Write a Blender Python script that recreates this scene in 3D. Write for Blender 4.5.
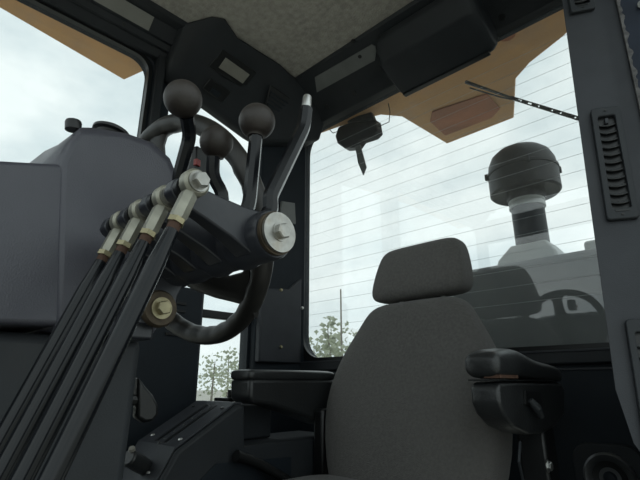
import bpy, bmesh, math, random
from mathutils import Vector, Matrix
random.seed(7)
for o in list(bpy.data.objects): bpy.data.objects.remove(o)
SC = bpy.context.scene
COL = SC.collection

# ------------------------------------------------------------------ camera
# X = operator's right, Y = machine forward, Z = up; metres, cab floor at 0
F_PX = 455.0
PITCH, YAW = math.radians(17.5), math.radians(46.0)
CAM = Vector((0, 0, .75))
H = Vector((math.cos(YAW), -math.sin(YAW), 0)); RT = Vector((H.y, -H.x, 0)); UPZ = Vector((0, 0, 1))
FW = H*math.cos(PITCH) + UPZ*math.sin(PITCH); UP = -H*math.sin(PITCH) + UPZ*math.cos(PITCH)
cd = bpy.data.cameras.new('camera'); cam = bpy.data.objects.new('camera', cd); COL.objects.link(cam)
cd.sensor_width = 36; cd.lens = 36*F_PX/640; cd.clip_start = .02; cd.clip_end = 500
cam.matrix_world = Matrix(((RT.x, UP.x, -FW.x, CAM.x), (RT.y, UP.y, -FW.y, CAM.y), (RT.z, UP.z, -FW.z, CAM.z), (0, 0, 0, 1)))
SC.camera = cam

# ------------------------------------------------------------------ sky (bright overcast)
W = bpy.data.worlds.new('overcast_sky'); SC.world = W; W.use_nodes = True
nt = W.node_tree; nt.nodes.clear()
tc = nt.nodes.new('ShaderNodeTexCoord'); mp = nt.nodes.new('ShaderNodeMapping'); mp.inputs['Scale'].default_value = (1, 1, 2.2)
nz = nt.nodes.new('ShaderNodeTexNoise'); nz.inputs['Scale'].default_value = 2.6; nz.inputs['Detail'].default_value = 5; nz.inputs['Roughness'].default_value = .55
cr = nt.nodes.new('ShaderNodeValToRGB'); e = cr.color_ramp.elements
e[0].position = .36; e[0].color = (.66, .79, .815, 1); e[1].position = .60; e[1].color = (.95, 1.05, 1.04, 1)
bg = nt.nodes.new('ShaderNodeBackground'); bg.inputs['Strength'].default_value = 1.0
wo = nt.nodes.new('ShaderNodeOutputWorld')
for a, b in ((tc.outputs['Generated'], mp.inputs[0]), (mp.outputs[0], nz.inputs['Vector']), (nz.outputs['Fac'], cr.inputs[0]), (cr.outputs[0], bg.inputs[0]), (bg.outputs[0], wo.inputs[0])): nt.links.new(a, b)

vs = SC.view_settings; vs.view_transform = 'Standard'; vs.look = 'None'; vs.exposure = 0.12; vs.gamma = 1; vs.use_curve_mapping = False
SC.display_settings.display_device = 'sRGB'

# ------------------------------------------------------------------ survey helpers: sight line through a pixel, met with a real plane
def ray(u, v): return FW + RT*((u-320)/F_PX) + UP*((240-v)/F_PX)
def P(u, v, X=None, Y=None, Z=None, d=None, pl=None):
    k = ray(u, v)
    if X is not None: t = (X-CAM.x)/k.x
    elif Y is not None: t = (Y-CAM.y)/k.y
    elif Z is not None: t = (Z-CAM.z)/k.z
    elif pl is not None: t = (pl[0]-CAM).dot(pl[1])/k.dot(pl[1])
    else: t = d
    return CAM + k*t
V = lambda *a: Vector(a)

# ------------------------------------------------------------------ materials
MATS = {}
def mat(name, col, rough=.5, metal=0, var=.12, vscale=12, bump=0, bscale=200, dirt=None, dscale=4, damt=.35, coat=0, spec=.5):
    m = bpy.data.materials.new(name); m.use_nodes = True; n = m.node_tree; B = n.nodes['Principled BSDF']; L = n.links.new
    B.inputs['Roughness'].default_value = rough; B.inputs['Metallic'].default_value = metal; B.inputs['Specular IOR Level'].default_value = spec
    if coat: B.inputs['Coat Weight'].default_value = coat; B.inputs['Coat Roughness'].default_value = .15
    t = n.nodes.new('ShaderNodeTexCoord'); z = n.nodes.new('ShaderNodeTexNoise'); z.inputs['Scale'].default_value = vscale; z.inputs['Detail'].default_value = 6; L(t.outputs['Object'], z.inputs['Vector'])
    r = n.nodes.new('ShaderNodeValToRGB'); e = r.color_ramp.elements; e[0].position = .3; e[1].position = .7
    e[0].color = (*[c*(1-var) for c in col], 1); e[1].color = (*[min(1, c*(1+var)) for c in col], 1); L(z.outputs['Fac'], r.inputs[0])
    out = r.outputs[0]
    if dirt:
        z2 = n.nodes.new('ShaderNodeTexNoise'); z2.inputs['Scale'].default_value = dscale; z2.inputs['Detail'].default_value = 8; z2.inputs['Roughness'].default_value = .65; L(t.outputs['Object'], z2.inputs['Vector'])
        r2 = n.nodes.new('ShaderNodeValToRGB'); q = r2.color_ramp.elements; q[0].position = .5; q[0].color = (0, 0, 0, 1); q[1].position = .72; q[1].color = (damt, damt, damt, 1); L(z2.outputs['Fac'], r2.inputs[0])
        mx = n.nodes.new('ShaderNodeMix'); mx.data_type = 'RGBA'; L(r2.outputs[0], mx.inputs[0]); L(out, mx.inputs[6]); mx.inputs[7].default_value = (*dirt, 1); out = mx.outputs[2]
    L(out, B.inputs['Base Color'])
    if bump:
        zb = n.nodes.new('ShaderNodeTexNoise'); zb.inputs['Scale'].default_value = bscale; zb.inputs['Detail'].default_value = 3; L(t.outputs['Object'], zb.inputs['Vector'])
        bp = n.nodes.new('ShaderNodeBump'); bp.inputs['Strength'].default_value = bump; bp.inputs['Distance'].default_value = .002; L(zb.outputs['Fac'], bp.inputs['Height']); L(bp.outputs[0], B.inputs['Normal'])
    MATS[name] = m; return m
M = MATS
mat('dash_plastic', (.062, .062, .078), .36, spec=.6, bump=.25, bscale=500, var=.08, dirt=(.085, .083, .088), damt=.25)
mat('dark_plastic', (.025, .028, .032), .52, spec=.32, bump=.2, bscale=400, dirt=(.04, .038, .036), damt=.3)
mat('pillar_plastic', (.040, .043, .050), .5, spec=.32, bump=.2, bscale=500, dirt=(.065, .065, .065), damt=.25)
mat('black_plastic', (.007, .0075, .008), .38, bump=.12, bscale=300)
mat('trim_black', (.012, .017, .023), .6, spec=.28, dirt=(.025, .025, .026), damt=.2)
mat('panel_grey', (.16, .165, .16), .6, dirt=(.1, .1, .09))
mat('vinyl', (.02, .021, .022), .33, bump=.3, bscale=250, var=.2)
mat('knob_rubber', (.035, .028, .024), .5, bump=.15, bscale=300, var=.25, vscale=40)
mat('rod_paint', (.006, .007, .009), .2, var=.2, vscale=60, spec=.36)
mat('crank_paint', (.026, .028, .035), .33, dirt=(.07, .07, .07), dscale=30, damt=.3)
mat('zinc', (.40, .395, .37), .36, .85, var=.2, vscale=80, dirt=(.24, .19, .12), dscale=60, damt=.5)
mat('chromate', (.33, .32, .265), .42, .7, var=.2, vscale=60, dirt=(.22, .15, .08), dscale=50, damt=.5)
mat('brass_nut', (.36, .32, .20), .4, .75, var=.2, vscale=60, dirt=(.2, .14, .07), dscale=70, damt=.5)
mat('rust', (.075, .038, .024), .75, .2, var=.4, vscale=90)
mat('rusty_iron', (.085, .065, .045), .6, .5, var=.4, vscale=70)
mat('steel', (.56, .56, .54), .35, .9, var=.15, vscale=90)
mat('wheel_rubber', (.015, .014, .013), .42, bump=.15, bscale=300, dirt=(.05, .042, .034), dscale=14, damt=.35)
mat('orange_roof', (.72, .40, .17), .55, var=.12, vscale=3, dirt=(.55, .36, .24), dscale=5, damt=.7)
mat('roof_inset', (.46, .17, .08), .6, var=.25, vscale=6)
mat('hood_grey', (.11, .118, .12), .6, dirt=(.10, .10, .09), dscale=3, damt=.3)
mat('hood_light', (.42, .44, .43), .5)
mat('intake_black', (.012, .014, .018), .45, dirt=(.10, .105, .115), dscale=16, damt=.35, spec=.25)
mat('ground_dust', (.44, .42, .37), .9, var=.2, vscale=.3)
mat('hazy_leaf', (.46, .49, .38), .7, var=.35, vscale=2)  # distance haze is put into this paled leaf colour
mat('bark', (.22, .20, .17), .85)
def leafy(m):
    n = m.node_tree; L = n.links.new; B = n.nodes['Principled BSDF']; o = [x for x in n.nodes if x.type == 'OUTPUT_MATERIAL'][0]
    tl = n.nodes.new('ShaderNodeBsdfTranslucent'); L(B.inputs['Base Color'].links[0].from_socket, tl.inputs[0]); mx = n.nodes.new('ShaderNodeMixShader'); mx.inputs[0].default_value = .5
    L(B.outputs[0], mx.inputs[1]); L(tl.outputs[0], mx.inputs[2]); L(mx.outputs[0], o.inputs[0])
leafy(M['hazy_leaf'])
mat('jamb_paint', (.018, .024, .038), .6, var=.2, spec=.2)
mat('chipped_edge', (.10, .095, .095), .7, var=.5, vscale=70)
mat('red_lamp', (.25, .02, .015), .3)
mat('lamp_lens', (.24, .23, .20), .35, var=.1)
mat('tan_plate', (.26, .255, .23), .6, var=.08)
mat('wire', (.5, .53, .53), .6)
mat('slat_plastic', (.07, .072, .075), .3)
mat('cap_chrome', (.16, .165, .17), .35, .7)

def fabric(name, c1, c2, scale, bump=.5, big=None):
    m = mat(name, c1, .92, var=.1, vscale=3, spec=.15); n = m.node_tree; L = n.links.new; B = n.nodes['Principled BSDF']
    t = [x for x in n.nodes if x.type == 'TEX_COORD'][0]
    vo = n.nodes.new('ShaderNodeTexVoronoi'); vo.inputs['Scale'].default_value = scale; L(t.outputs['Object'], vo.inputs['Vector'])
    zz = n.nodes.new('ShaderNodeTexNoise'); zz.inputs['Scale'].default_value = scale*.35; zz.inputs['Detail'].default_value = 4; L(t.outputs['Object'], zz.inputs['Vector'])
    rr = n.nodes.new('ShaderNodeValToRGB'); rr.color_ramp.elements[0].position = .35; rr.color_ramp.elements[1].position = .65; L(zz.outputs['Fac'], rr.inputs[0])
    old = B.inputs['Base Color'].links[0].from_socket
    mx = n.nodes.new('ShaderNodeMix'); mx.data_type = 'RGBA'; L(rr.outputs[0], mx.inputs[0]); L(old, mx.inputs[6]); mx.inputs[7].default_value = (*c2, 1); L(mx.outputs[2], B.inputs['Base Color'])
    bp = n.nodes.new('ShaderNodeBump'); bp.inputs['Strength'].default_value = bump; bp.inputs['Distance'].default_value = .002; L(vo.outputs['Distance'], bp.inputs['Height']); L(bp.outputs[0], B.inputs['Normal'])
    B.inputs['Sheen Weight'].default_value = .15
    return m
fabric('seat_cloth', (.100, .095, .091), (.122, .116, .111), 420)
fabric('headliner', (.32, .30, .265), (.42, .395, .35), 150, .7)

def glass(name, tint, haze, dust, refl=.045):
    m = bpy.data.materials.new(name); m.use_nodes = True; n = m.node_tree; n.nodes.clear(); L = n.links.new
    o = n.nodes.new('ShaderNodeOutputMaterial'); tr = n.nodes.new('ShaderNodeBsdfTransparent'); tr.inputs[0].default_value = (*tint, 1)
    gl = n.nodes.new('ShaderNodeBsdfGlossy'); gl.inputs['Roughness'].default_value = .01
    df = n.nodes.new('ShaderNodeBsdfDiffuse'); df.inputs[0].default_value = (.55, .56, .54, 1); tl = n.nodes.new('ShaderNodeBsdfTranslucent'); tl.inputs[0].default_value = (.55, .56, .54, 1)
    dd = n.nodes.new('ShaderNodeMixShader'); dd.inputs[0].default_value = .5; L(df.outputs[0], dd.inputs[1]); L(tl.outputs[0], dd.inputs[2])
    lw = n.nodes.new('ShaderNodeLayerWeight'); pw = n.nodes.new('ShaderNodeMath'); pw.operation = 'POWER'; pw.inputs[1].default_value = 5; L(lw.outputs['Facing'], pw.inputs[0])
    ma = n.nodes.new('ShaderNodeMath'); ma.operation = 'MULTIPLY_ADD'; ma.inputs[1].default_value = .9; ma.inputs[2].default_value = refl; L(pw.outputs[0], ma.inputs[0])
    t = n.nodes.new('ShaderNodeTexCoord'); z = n.nodes.new('ShaderNodeTexNoise'); z.inputs['Scale'].default_value = 5; z.inputs['Detail'].default_value = 8; z.inputs['Roughness'].default_value = .7; L(t.outputs['Object'], z.inputs['Vector'])
    r = n.nodes.new('ShaderNodeMapRange'); r.inputs[1].default_value = .35; r.inputs[2].default_value = .75; r.inputs[3].default_value = haze; r.inputs[4].default_value = dust; L(z.outputs['Fac'], r.inputs[0])
    m1 = n.nodes.new('ShaderNodeMixShader'); L(r.outputs[0], m1.inputs[0]); L(tr.outputs[0], m1.inputs[1]); L(dd.outputs[0], m1.inputs[2])
    m2 = n.nodes.new('ShaderNodeMixShader'); L(ma.outputs[0], m2.inputs[0]); L(m1.outputs[0], m2.inputs[1]); L(gl.outputs[0], m2.inputs[2]); L(m2.outputs[0], o.inputs[0])
    MATS[name] = m
glass('rear_glass', (.985, .992, .99), .025, .07, .07)
glass('side_glass', (.985, .99, .99), .006, .03)

# ------------------------------------------------------------------ mesh helpers
def ortho(ax):
    ax = Vector(ax).normalized(); a = Vector((0, 0, 1)) if abs(ax.z) < .9 else Vector((1, 0, 0))
    u = ax.cross(a).normalized(); return u, ax.cross(u).normalized()
class MB:
    def __init__(s): s.v = []; s.f = []
    def add(s, vs, fs):
        b = len(s.v); s.v += [Vector(p) for p in vs]; s.f += [[i+b for i in q] for q in fs]; return s
    def box(s, lo, hi):
        (a, b, c), (d, e, f) = lo, hi
        return s.add([(a,b,c),(d,b,c),(d,e,c),(a,e,c),(a,b,f),(d,b,f),(d,e,f),(a,e,f)], [(0,1,2,3),(4,5,6,7),(0,1,5,4),(1,2,6,5),(2,3,7,6),(3,0,4,7)])
    def obox(s, c, ax, half):
        c = Vector(c); A = [Vector(a).normalized()*h for a, h in zip(ax, half)]
        vs = [c + A[0]*i + A[1]*j + A[2]*k for k in (-1, 1) for i, j in ((-1,-1),(1,-1),(1,1),(-1,1))]
        return s.add(vs, [(0,1,2,3),(4,5,6,7),(0,1,5,4),(1,2,6,5),(2,3,7,6),(3,0,4,7)])
    def loft(s, rings, cap=True, closed=False):
        n = len(rings[0]); b = len(s.v); fs = []
        m = len(rings)
        for i in range(m if closed else m-1):
            j0, j1 = i*n, ((i+1) % m)*n
            for k in range(n): fs.append((j0+k, j0+(k+1) % n, j1+(k+1) % n, j1+k))
        if cap and not closed: fs += [tuple(range(n)), tuple(range((m-1)*n, m*n))]
        return s.add([p for r in rings for p in r], fs)
    def prism(s, poly, vec):
        vec = Vector(vec); poly = [Vector(p) for p in poly]
        return s.loft([poly, [p+vec for p in poly]])
    def tube(s, pts, r, n=12, ph=0, flat=1.0, up=None):
        pts = [Vector(p) for p in pts]; rs = r if isinstance(r, (list, tuple)) else [r]*len(pts); rings = []
        t0 = (pts[1]-pts[0]).normalized(); u, w = ortho(t0)
        if up is not None: u = (Vector(up) - t0*t0.dot(Vector(up))).normalized(); w = t0.cross(u)
        for i, p in enumerate(pts):
            a = (pts[i]-pts[i-1]).normalized() if i else t0; c = (pts[i+1]-pts[i]).normalized() if i < len(pts)-1 else a
            t = (a+c).normalized(); u = (u - t*t.dot(u)).normalized(); w = t.cross(u)
            rings.append([p + u*rs[i]*math.cos(ph+2*math.pi*k/n) + w*rs[i]*flat*math.sin(ph+2*math.pi*k/n) for k in range(n)])
        return s.loft(rings)
    def lathe(s, prof, o, ax, n=24, ph=0, u=None):
        ax = Vector(ax).normalized(); o = Vector(o)
        if u is None: u, w = ortho(ax)
        else: u = (Vector(u)-ax*ax.dot(Vector(u))).normalized(); w = ax.cross(u)
        return s.loft([[o + ax*h + (u*math.cos(ph+2*math.pi*k/n) + w*math.sin(ph+2*math.pi*k/n))*max(r, 1e-5) for k in range(n)] for r, h in prof])
    def torus(s, c, ax, R, r, n=48, m=12, a0=0, a1=2*math.pi, rf=None):
        u, w = ortho(ax); ax = Vector(ax).normalized(); full = abs(a1-a0-2*math.pi) < 1e-4; rings = []
        for i in range(n if full else n+1):
            a = a0+(a1-a0)*i/n; d = u*math.cos(a)+w*math.sin(a); rr = r if rf is None else rf(a)
            rings.append([Vector(c)+d*(R+rr*math.cos(2*math.pi*k/m))+ax*rr*math.sin(2*math.pi*k/m) for k in range(m)])
        return s.loft(rings, closed=full)
    def build(s, name, mt, parent=None, bevel=0, seg=2, smooth=True, ang=40, sub=0, origin=None):
        bm = bmesh.new(); off = Vector(origin) if origin is not None else (parent['_o'] if parent is not None and '_o' in parent else Vector((0, 0, 0)))
        off = Vector(off)
        vs = [bm.verts.new(p-off) for p in s.v]
        for q in s.f:
            try: bm.faces.new([vs[i] for i in q])
            except ValueError: pass
        bmesh.ops.recalc_face_normals(bm, faces=bm.faces)
        me = bpy.data.meshes.new(name); bm.to_mesh(me); bm.free(); me.materials.append(M[mt])
        if smooth:
            me.polygons.foreach_set('use_smooth', [True]*len(me.polygons)); me.set_sharp_from_angle(angle=math.radians(ang))
        o = bpy.data.objects.new(name, me); COL.objects.link(o)
        if parent is not None: o.parent = parent
        else: o.location = off
        if bevel:
            b = o.modifiers.new('bevel', 'BEVEL'); b.width = bevel; b.segments = seg; b.limit_method = 'ANGLE'; b.angle_limit = math.radians(35)
        if sub:
            b = o.modifiers.new('sub', 'SUBSURF'); b.levels = sub; b.render_levels = sub
        return o
ORG = {}
def thing(name, label, cat, loc, group=None):
    o = bpy.data.objects.new(name, None); COL.objects.link(o); o.location = loc; o.empty_display_size = .05
    o['label'] = label; o['category'] = cat
    if group: o['group'] = group
    o['_o'] = tuple(loc); return o
def tag(o, label, cat, kind=None, group=None):
    o['label'] = label; o['category'] = cat
    if kind: o['kind'] = kind
    if group: o['group'] = group
    return o
def sub(o):                       # a part that carries sub-parts: same origin as its thing
    o['_o'] = tuple(o.parent['_o']) if o.parent is not None else tuple(o.location); return o
def rrect(cx, cy, hw, hh, r, n=6):
    out = []
    for (sx, sy, a0) in ((1, 1, 0), (-1, 1, 90), (-1, -1, 180), (1, -1, 270)):
        for i in range(n+1):
            a = math.radians(a0+90*i/n); out.append((cx+sx*(hw-r)+r*math.cos(a), cy+sy*(hh-r)+r*math.sin(a)))
    return out
def frame_ring(mb, outer, inner, to3, vec):
    """flat frame between two loops of equal count, thickened along vec"""
    a = [to3(*p) for p in outer]; b = [to3(*p) for p in inner]; vec = Vector(vec)
    A = [Vector(p) for p in a]; Bv = [Vector(p) for p in b]
    mb.loft([A, Bv, [p+vec for p in Bv], [p+vec for p in A]], closed=True)
def superell(cx, cy, z, hw, ht, ex=4, n=32):
    r = []
    for k in range(n):
        a = 2*math.pi*k/n; c, s_ = math.cos(a), math.sin(a)
        r.append(V(cx+hw*math.copysign(abs(c)**(2/ex), c), cy+ht*math.copysign(abs(s_)**(2/ex), s_), z))
    return r
def hexbolt(name, mt, parent, c, ax, r, h, flange=None):
    mb = MB().lathe([(0, 0), (r, 0), (r, h*.85), (r*.86, h), (0, h)], c, ax, n=6, ph=.3)
    if flange: mb.lathe([(0, 0), (flange, 0), (flange, h*.15), (0, h*.15)], c, ax, n=20)
    return mb.build(name, mt, parent, ang=25)

# ================================================================== THE CAB SHELL
CEIL = 2.05
YG = -1.41          # rear glass plane
XR = 1.50           # inner face of the right-hand wall
# floor and ceiling
fl = MB().box((-.12, -1.46, -.06), (1.58, .75, 0)).build('floor', 'trim_black'); tag(fl, 'black rubber floor of the cab under the operator seat', 'floor', 'structure')
cl = MB().box((-.12, -1.46, CEIL), (1.58, .50, CEIL+.05)).build('ceiling', 'headliner'); tag(cl, 'speckled grey felt headliner under the cab roof', 'ceiling', 'structure')

wf = MB().box((-.12, .72, 0), (1.58, .76, .74)).box((-.12, .72, 1.86), (1.58, .76, CEIL)).build('wall_front_light_block', 'trim_black'); tag(wf, 'unseen dark front panels added to shade the cab around the open windscreen', 'wall', 'structure')  # unseen; added to darken the interior and the reflection over the intake stem
# rear wall with a rounded window opening
wb = MB(); n_ = 6
def outer_rect(x0, x1, y0, y1, n=6):      # loop with the same count as rrect, corner points repeated round each corner
    out = []
    for (x, y) in ((x1, y1), (x0, y1), (x0, y0), (x1, y0)):
        for i in range(n+1): out.append((x, y))
    return out
xw0, xw1, zw0, zw1, rw = -.02, 1.462, .842, 1.945, .11
inn = rrect((xw0+xw1)/2, (zw0+zw1)/2, (xw1-xw0)/2, (zw1-zw0)/2, rw)
mid = rrect((xw0+xw1)/2, (zw0+zw1)/2, (xw1-xw0)/2+.06, (zw1-zw0)/2+.06, rw+.06)
def spread(x0, x1, y0, y1, ref):          # radial projection of a loop on a rectangle
    cx, cy = (x0+x1)/2, (y0+y1)/2; out = []
    for (x, y) in ref:
        dx, dy = x-cx, y-cy; k = min(((x1-x0)/2)/max(abs(dx), 1e-6), ((y1-y0)/2)/max(abs(dy), 1e-6)); out.append((cx+dx*k, cy+dy*k))
    return out
frame_ring(wb, spread(-.12, 1.58, 0, 2.05, inn), inn, lambda x, z: (x, YG+.012, z), (0, -.045, 0))
wbo = wb.build('wall_back', 'trim_black', ang=30); tag(wbo, 'dark lower rear panel and frame around the rear window', 'wall', 'structure'); sub(wbo)
MB().box((-.1, YG+.0125, .800), (1.45, YG+.034, .838)).build('window_ledge', 'dark_plastic', wbo, bevel=.005)
MB().box((-.1, YG+.0345, .832), (1.45, YG+.038, .838)).build('ledge_highlight', 'pillar_plastic', wbo, bevel=.001)  # paler strip painting the highlight along the ledge edge
MB().box((-.1, YG+.0225, .784), (1.45, YG+.027, .790)).build('panel_highlight', 'pillar_plastic', wbo, bevel=.001)  # second paler strip, a painted highlight on the panel's top edge
MB().box((-.1, YG+.0125, .30), (1.45, YG+.022, .790)).build('lower_panel', 'trim_black', wbo, bevel=.004)

# rear window: pane, seal, defroster wires
w1 = thing('window_1', 'large rear window with fine defroster wires and rounded corners', 'window', (.72, YG, zw0)); w1['kind'] = 'structure'
poly = [(x, YG-.008, z) for x, z in rrect((xw0+xw1)/2, (zw0+zw1)/2, (xw1-xw0)/2+.01, (zw1-zw0)/2+.01, rw)]
MB().prism(poly, (0, -.005, 0)).build('pane', 'rear_glass', w1, smooth=False)
sl = MB(); frame_ring(sl, rrect((xw0+xw1)/2, (zw0+zw1)/2, (xw1-xw0)/2+.012, (zw1-zw0)/2+.012, rw), rrect((xw0+xw1)/2, (zw0+zw1)/2, (xw1-xw0)/2-.010, (zw1-zw0)/2-.010, rw-.01), lambda x, z: (x, YG+.018, z), (0, -.014, 0))
sl.build('seal', 'black_plastic', w1)
wire = None
for k in range(17):
    z = .985 + k*.0525
    if wire is None:
        wire = MB().box((.0, YG-.0079, z-.0004), (1.44, YG-.0074, z+.0004)).build('defroster_wire', 'wire', w1); zw_first = z
    else:
        c = wire.copy(); COL.objects.link(c); c.location = (0, 0, z-zw_first)

# right wall with two openings
wr = MB()
def side_ring(y0, y1, z0, z1, r, oy0, oy1, oz0, oz1):
    i = rrect((y0+y1)/2, (z0+z1)/2, (y1-y0)/2, (z1-z0)/2, r)
    frame_ring(wr, spread(oy0, oy1, oz0, oz1, i), i, lambda y, z: (XR, y, z), (.05, 0, 0))
side_ring(-.612, .60, .40, 1.955, .07, -.655, .72, 0, 2.05)
side_ring(-1.135, -.70, .672, 1.93, .03, -1.455, -.6551, 0, 2.05)
wro = wr.build('wall_right', 'trim_black', ang=30); tag(wro, 'dark right wall frame of the cab around its side windows', 'wall', 'structure')
w2 = thing('window_2', 'large side window behind the grey dashboard at the left', 'window', (XR+.02, 0, .40)); w2['kind'] = 'structure'
MB().prism([(XR+.022, y, z) for y, z in rrect(-.0025, 1.1775, .6075, .7825, .07)], (.005, 0, 0)).build('pane', 'side_glass', w2, smooth=False)
s2 = MB(); frame_ring(s2, rrect(-.0025, 1.1775, .612, .787, .075), rrect(-.0025, 1.1775, .600, .768, .06), lambda y, z: (XR-.006, y, z), (.02, 0, 0)); s2.build('seal', 'black_plastic', w2)
s2 = MB(); frame_ring(s2, rrect(-.0025, 1.1775, .630, .800, .085), rrect(-.0025, 1.1775, .6215, .791, .08), lambda y, z: (XR-.004, y, z), (.006, 0, 0)); s2.build('trim_bead', 'pillar_plastic', w2)
w3 = thing('window_3', 'narrow side window seen through the steering wheel', 'window', (XR+.02, -.92, .67)); w3['kind'] = 'structure'
MB().prism([(XR+.022, y, z) for y, z in rrect(-.9175, 1.301, .219, .631, .03)], (.005, 0, 0)).build('pane', 'side_glass', w3, smooth=False)
MB().box((XR-.01, -1.135, .985), (XR+.012, -.70, 1.015)).build('crossbar', 'black_plastic', w3, bevel=.003)

# side post between the windows
po = MB().box((XR-.035, -.655, 0), (XR-.001, -.622, 2.0)).build('trim_1', 'dark_plastic', bevel=.006); tag(po, 'dark upright post between side window and narrow window', 'post', 'structure')
po = MB().prism([(XR-.001, -1.145, 0), (XR-.03, -1.15, 0), (XR-.05, -1.36, 0), (XR-.06, -1.395, 0), (XR-.001, -1.395, 0)], (0, 0, 2.0)).build('trim_2', 'trim_black', bevel=.006); tag(po, 'dark corner post beside the rear window, behind the steering wheel', 'post', 'structure')

# left rear: B-pillar, slanted forward at the foot, facing the open door
pe_top, pe_bot = P(562, 0, X=.2), P(603, 300, X=.2)
ev = (pe_top-pe_bot)/(pe_top.z-pe_bot.z)          # edge direction per metre of height
def edge(z): return pe_bot + ev*(z-pe_bot.z)
dv = V(-math.cos(math.radians(27)), -math.sin(math.radians(27)), 0)     # across the face, towards the door
pn = V(-math.sin(math.radians(27)), math.cos(math.radians(27)), 0)
PPL = (edge(1.2), ev.cross(dv).normalized())
if PPL[1].dot(CAM-PPL[0]) < 0: PPL = (PPL[0], -PPL[1])
PN = PPL[1]
def pz(u, v): # (height, across) of a pixel on the pillar face
    q = P(u, v, pl=PPL); return q.z, (q-edge(q.z)).dot(dv)
def pil(z, a, b=0): return edge(z) + dv*a + pn*b
AJ = pz(622, 0)[1]
bp = MB(); rings = []
for z in (0, .52, .60, .66, .74, .9, 1.3, 1.7, 2.05):
    s = {0: .14, .52: .10, .60: .05, .66: .015}.get(z, 0)
    rings.append([pil(z, s), pil(z, AJ-.055), pil(z, AJ-.038, .002), pil(z, AJ-.022, .006), pil(z, AJ+.02, .008), pil(z, AJ+.03, -.12), pil(z, s+.10, -.12), pil(z, s+.006, -.012)])
bp.loft(rings)
bpo = bp.build('trim_3', 'pillar_plastic', bevel=.006, ang=30); tag(bpo, 'broad dark grey door pillar carrying the air vents at the right', 'pillar', 'structure'); sub(bpo)
jm = MB(); rings = []
for z in (0, .9, 1.7, 2.05): rings.append([pil(z, AJ-.016, .007), pil(z, AJ-.016, .015), pil(z, AJ+.16, .032), pil(z, AJ+.16, .0)])
jmo = jm.loft(rings).build('trim_4', 'jamb_paint', ang=30); tag(jmo, 'blue black painted door frame edge with chipped paint at upper right', 'door frame', 'structure'); sub(jmo)
ch = MB(); rr_ = random.Random(3); N = 130
rg = []
for i in range(N+1):
    z = 1.28+.5*i/N; w = .002+.005*abs(math.sin(i*.23)+.6*math.sin(i*.61+1))*rr_.uniform(.7, 1)
    rg.append([pil(z, AJ-.0175, .011), pil(z, AJ-.0175, .0158), pil(z, AJ-.016+w, .0163+w*.1), pil(z, AJ-.016+w, .015+w*.1)])
ch.loft(rg).build('chipped_edge', 'chipped_edge', jmo)
hb = P(640, 12, pl=PPL)+pn*.0215
MB().lathe([(.006, .002), (.013, .002), (.013, .004), (.006, .004)], hb, pn, n=20).build('hole_rim', 'panel_grey', jmo)
wl = MB().loft([[pil(z, AJ+.03, -.115), V(-.12, -1.46, z), V(-.07, -1.46, z), pil(z, AJ-.02, -.115)] for z in (0, 2.05)]).build('wall_left_light_block', 'trim_black'); tag(wl, 'plain unseen wall added behind the door pillar to block stray light', 'wall', 'structure')  # unseen plain wall, added to stop light leaking in at the corner

# rear header: sloped soffit + strip, with recessed plate and holes
hd = MB().prism([(.05, -1.155, CEIL), (.05, -1.165, CEIL-.012), (.05, -1.325, 1.975), (.05, -1.37, 1.935), (.05, -1.397, 1.935), (.05, -1.397, CEIL)], (1.40, 0, 0)).build('trim_5', 'dark_plastic', bevel=.004, ang=25)
tag(hd, 'dark header beam above the rear window, with holes', 'header', 'structure'); sub(hd)
hsl = (V(0, -1.325, 1.975)-V(0, -1.165, CEIL-.012)).normalized(); hn = V(1, 0, 0).cross(hsl); hn = -hn if hn.z > 0 else hn
hpl = (V(0, -1.245, (1.975+CEIL-.012)/2), hn)
q = [P(u, v, pl=hpl)+hn*.0005 for u, v in ((315, 77), (372, 44), (377, 47), (375, 60), (317, 92))]
MB().prism(q, hn*.003).build('recessed_plate', 'panel_grey', hd)
for (u, v) in ((360, 56), (353, 41)): MB().lathe([(0, 0), (.008, 0), (.008, .005), (0, .005)], P(u, v, pl=hpl)+hn*.0001, hn, n=14).build('hole', 'black_plastic', hd)
ssl = (V(0, -1.37, 1.935)-V(0, -1.325, 1.975)).normalized(); sn = V(1, 0, 0).cross(ssl); sn = -sn if sn.z > 0 else sn
spl = (V(0, -1.3475, 1.955), sn)
for (u, v) in ((354, 93), (327, 107), (502, 17)): MB().lathe([(0, 0), (.012, 0), (.012, .002), (0, .002)], P(u, v, pl=spl), sn, n=16).build('hole', 'black_plastic', hd)
# right header over the side window
hr_ = MB().prism([(1.325, -.66, CEIL), (1.34, -.66, CEIL-.014), (1.375, -.66, CEIL-.012), (1.415, -.66, 1.993), (1.425, -.66, 1.995), (1.44, -.66, 1.975), (1.455, -.66, 1.98), (1.475, -.66, 1.955), (XR-.001, -.66, 1.955), (XR-.001, -.66, CEIL)], (0, 1.2, 0)).build('trim_6', 'dark_plastic', bevel=.003, ang=25)
tag(hr_, 'dark header beam above the large side window at the left', 'header', 'structure'); sub(hr_)
rsl = (V(1.415, 0, 1.993)-V(1.375, 0, CEIL-.012)).normalized(); rn = V(0, 1, 0).cross(rsl); rn = -rn if rn.z > 0 else rn
rpl = (V(1.395, 0, (1.993+CEIL-.012)/2), rn)
y0, y1 = P(152, 22, pl=rpl).y, -.1
a, b = V(1.375, y0, CEIL-.012)+rsl*.003+rn*.0005, V(1.375, y0, CEIL-.012)+rsl*.056+rn*.0005
MB().prism([a, b, V(b.x, y1, b.z), V(a.x, y1, a.z)], rn*.002).build('plate', 'tan_plate', hr_)
MB().lathe([(0, 0), (.006, 0), (.006, .002), (0, .002)], P(124, 24, pl=(V(1.4325, 0, 1.985), V(-.8, 0, -.6).normalized()))+V(-.001, 0, -.001), (-.8, 0, -.6), n=14).build('hole', 'black_plastic', hr_)

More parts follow.
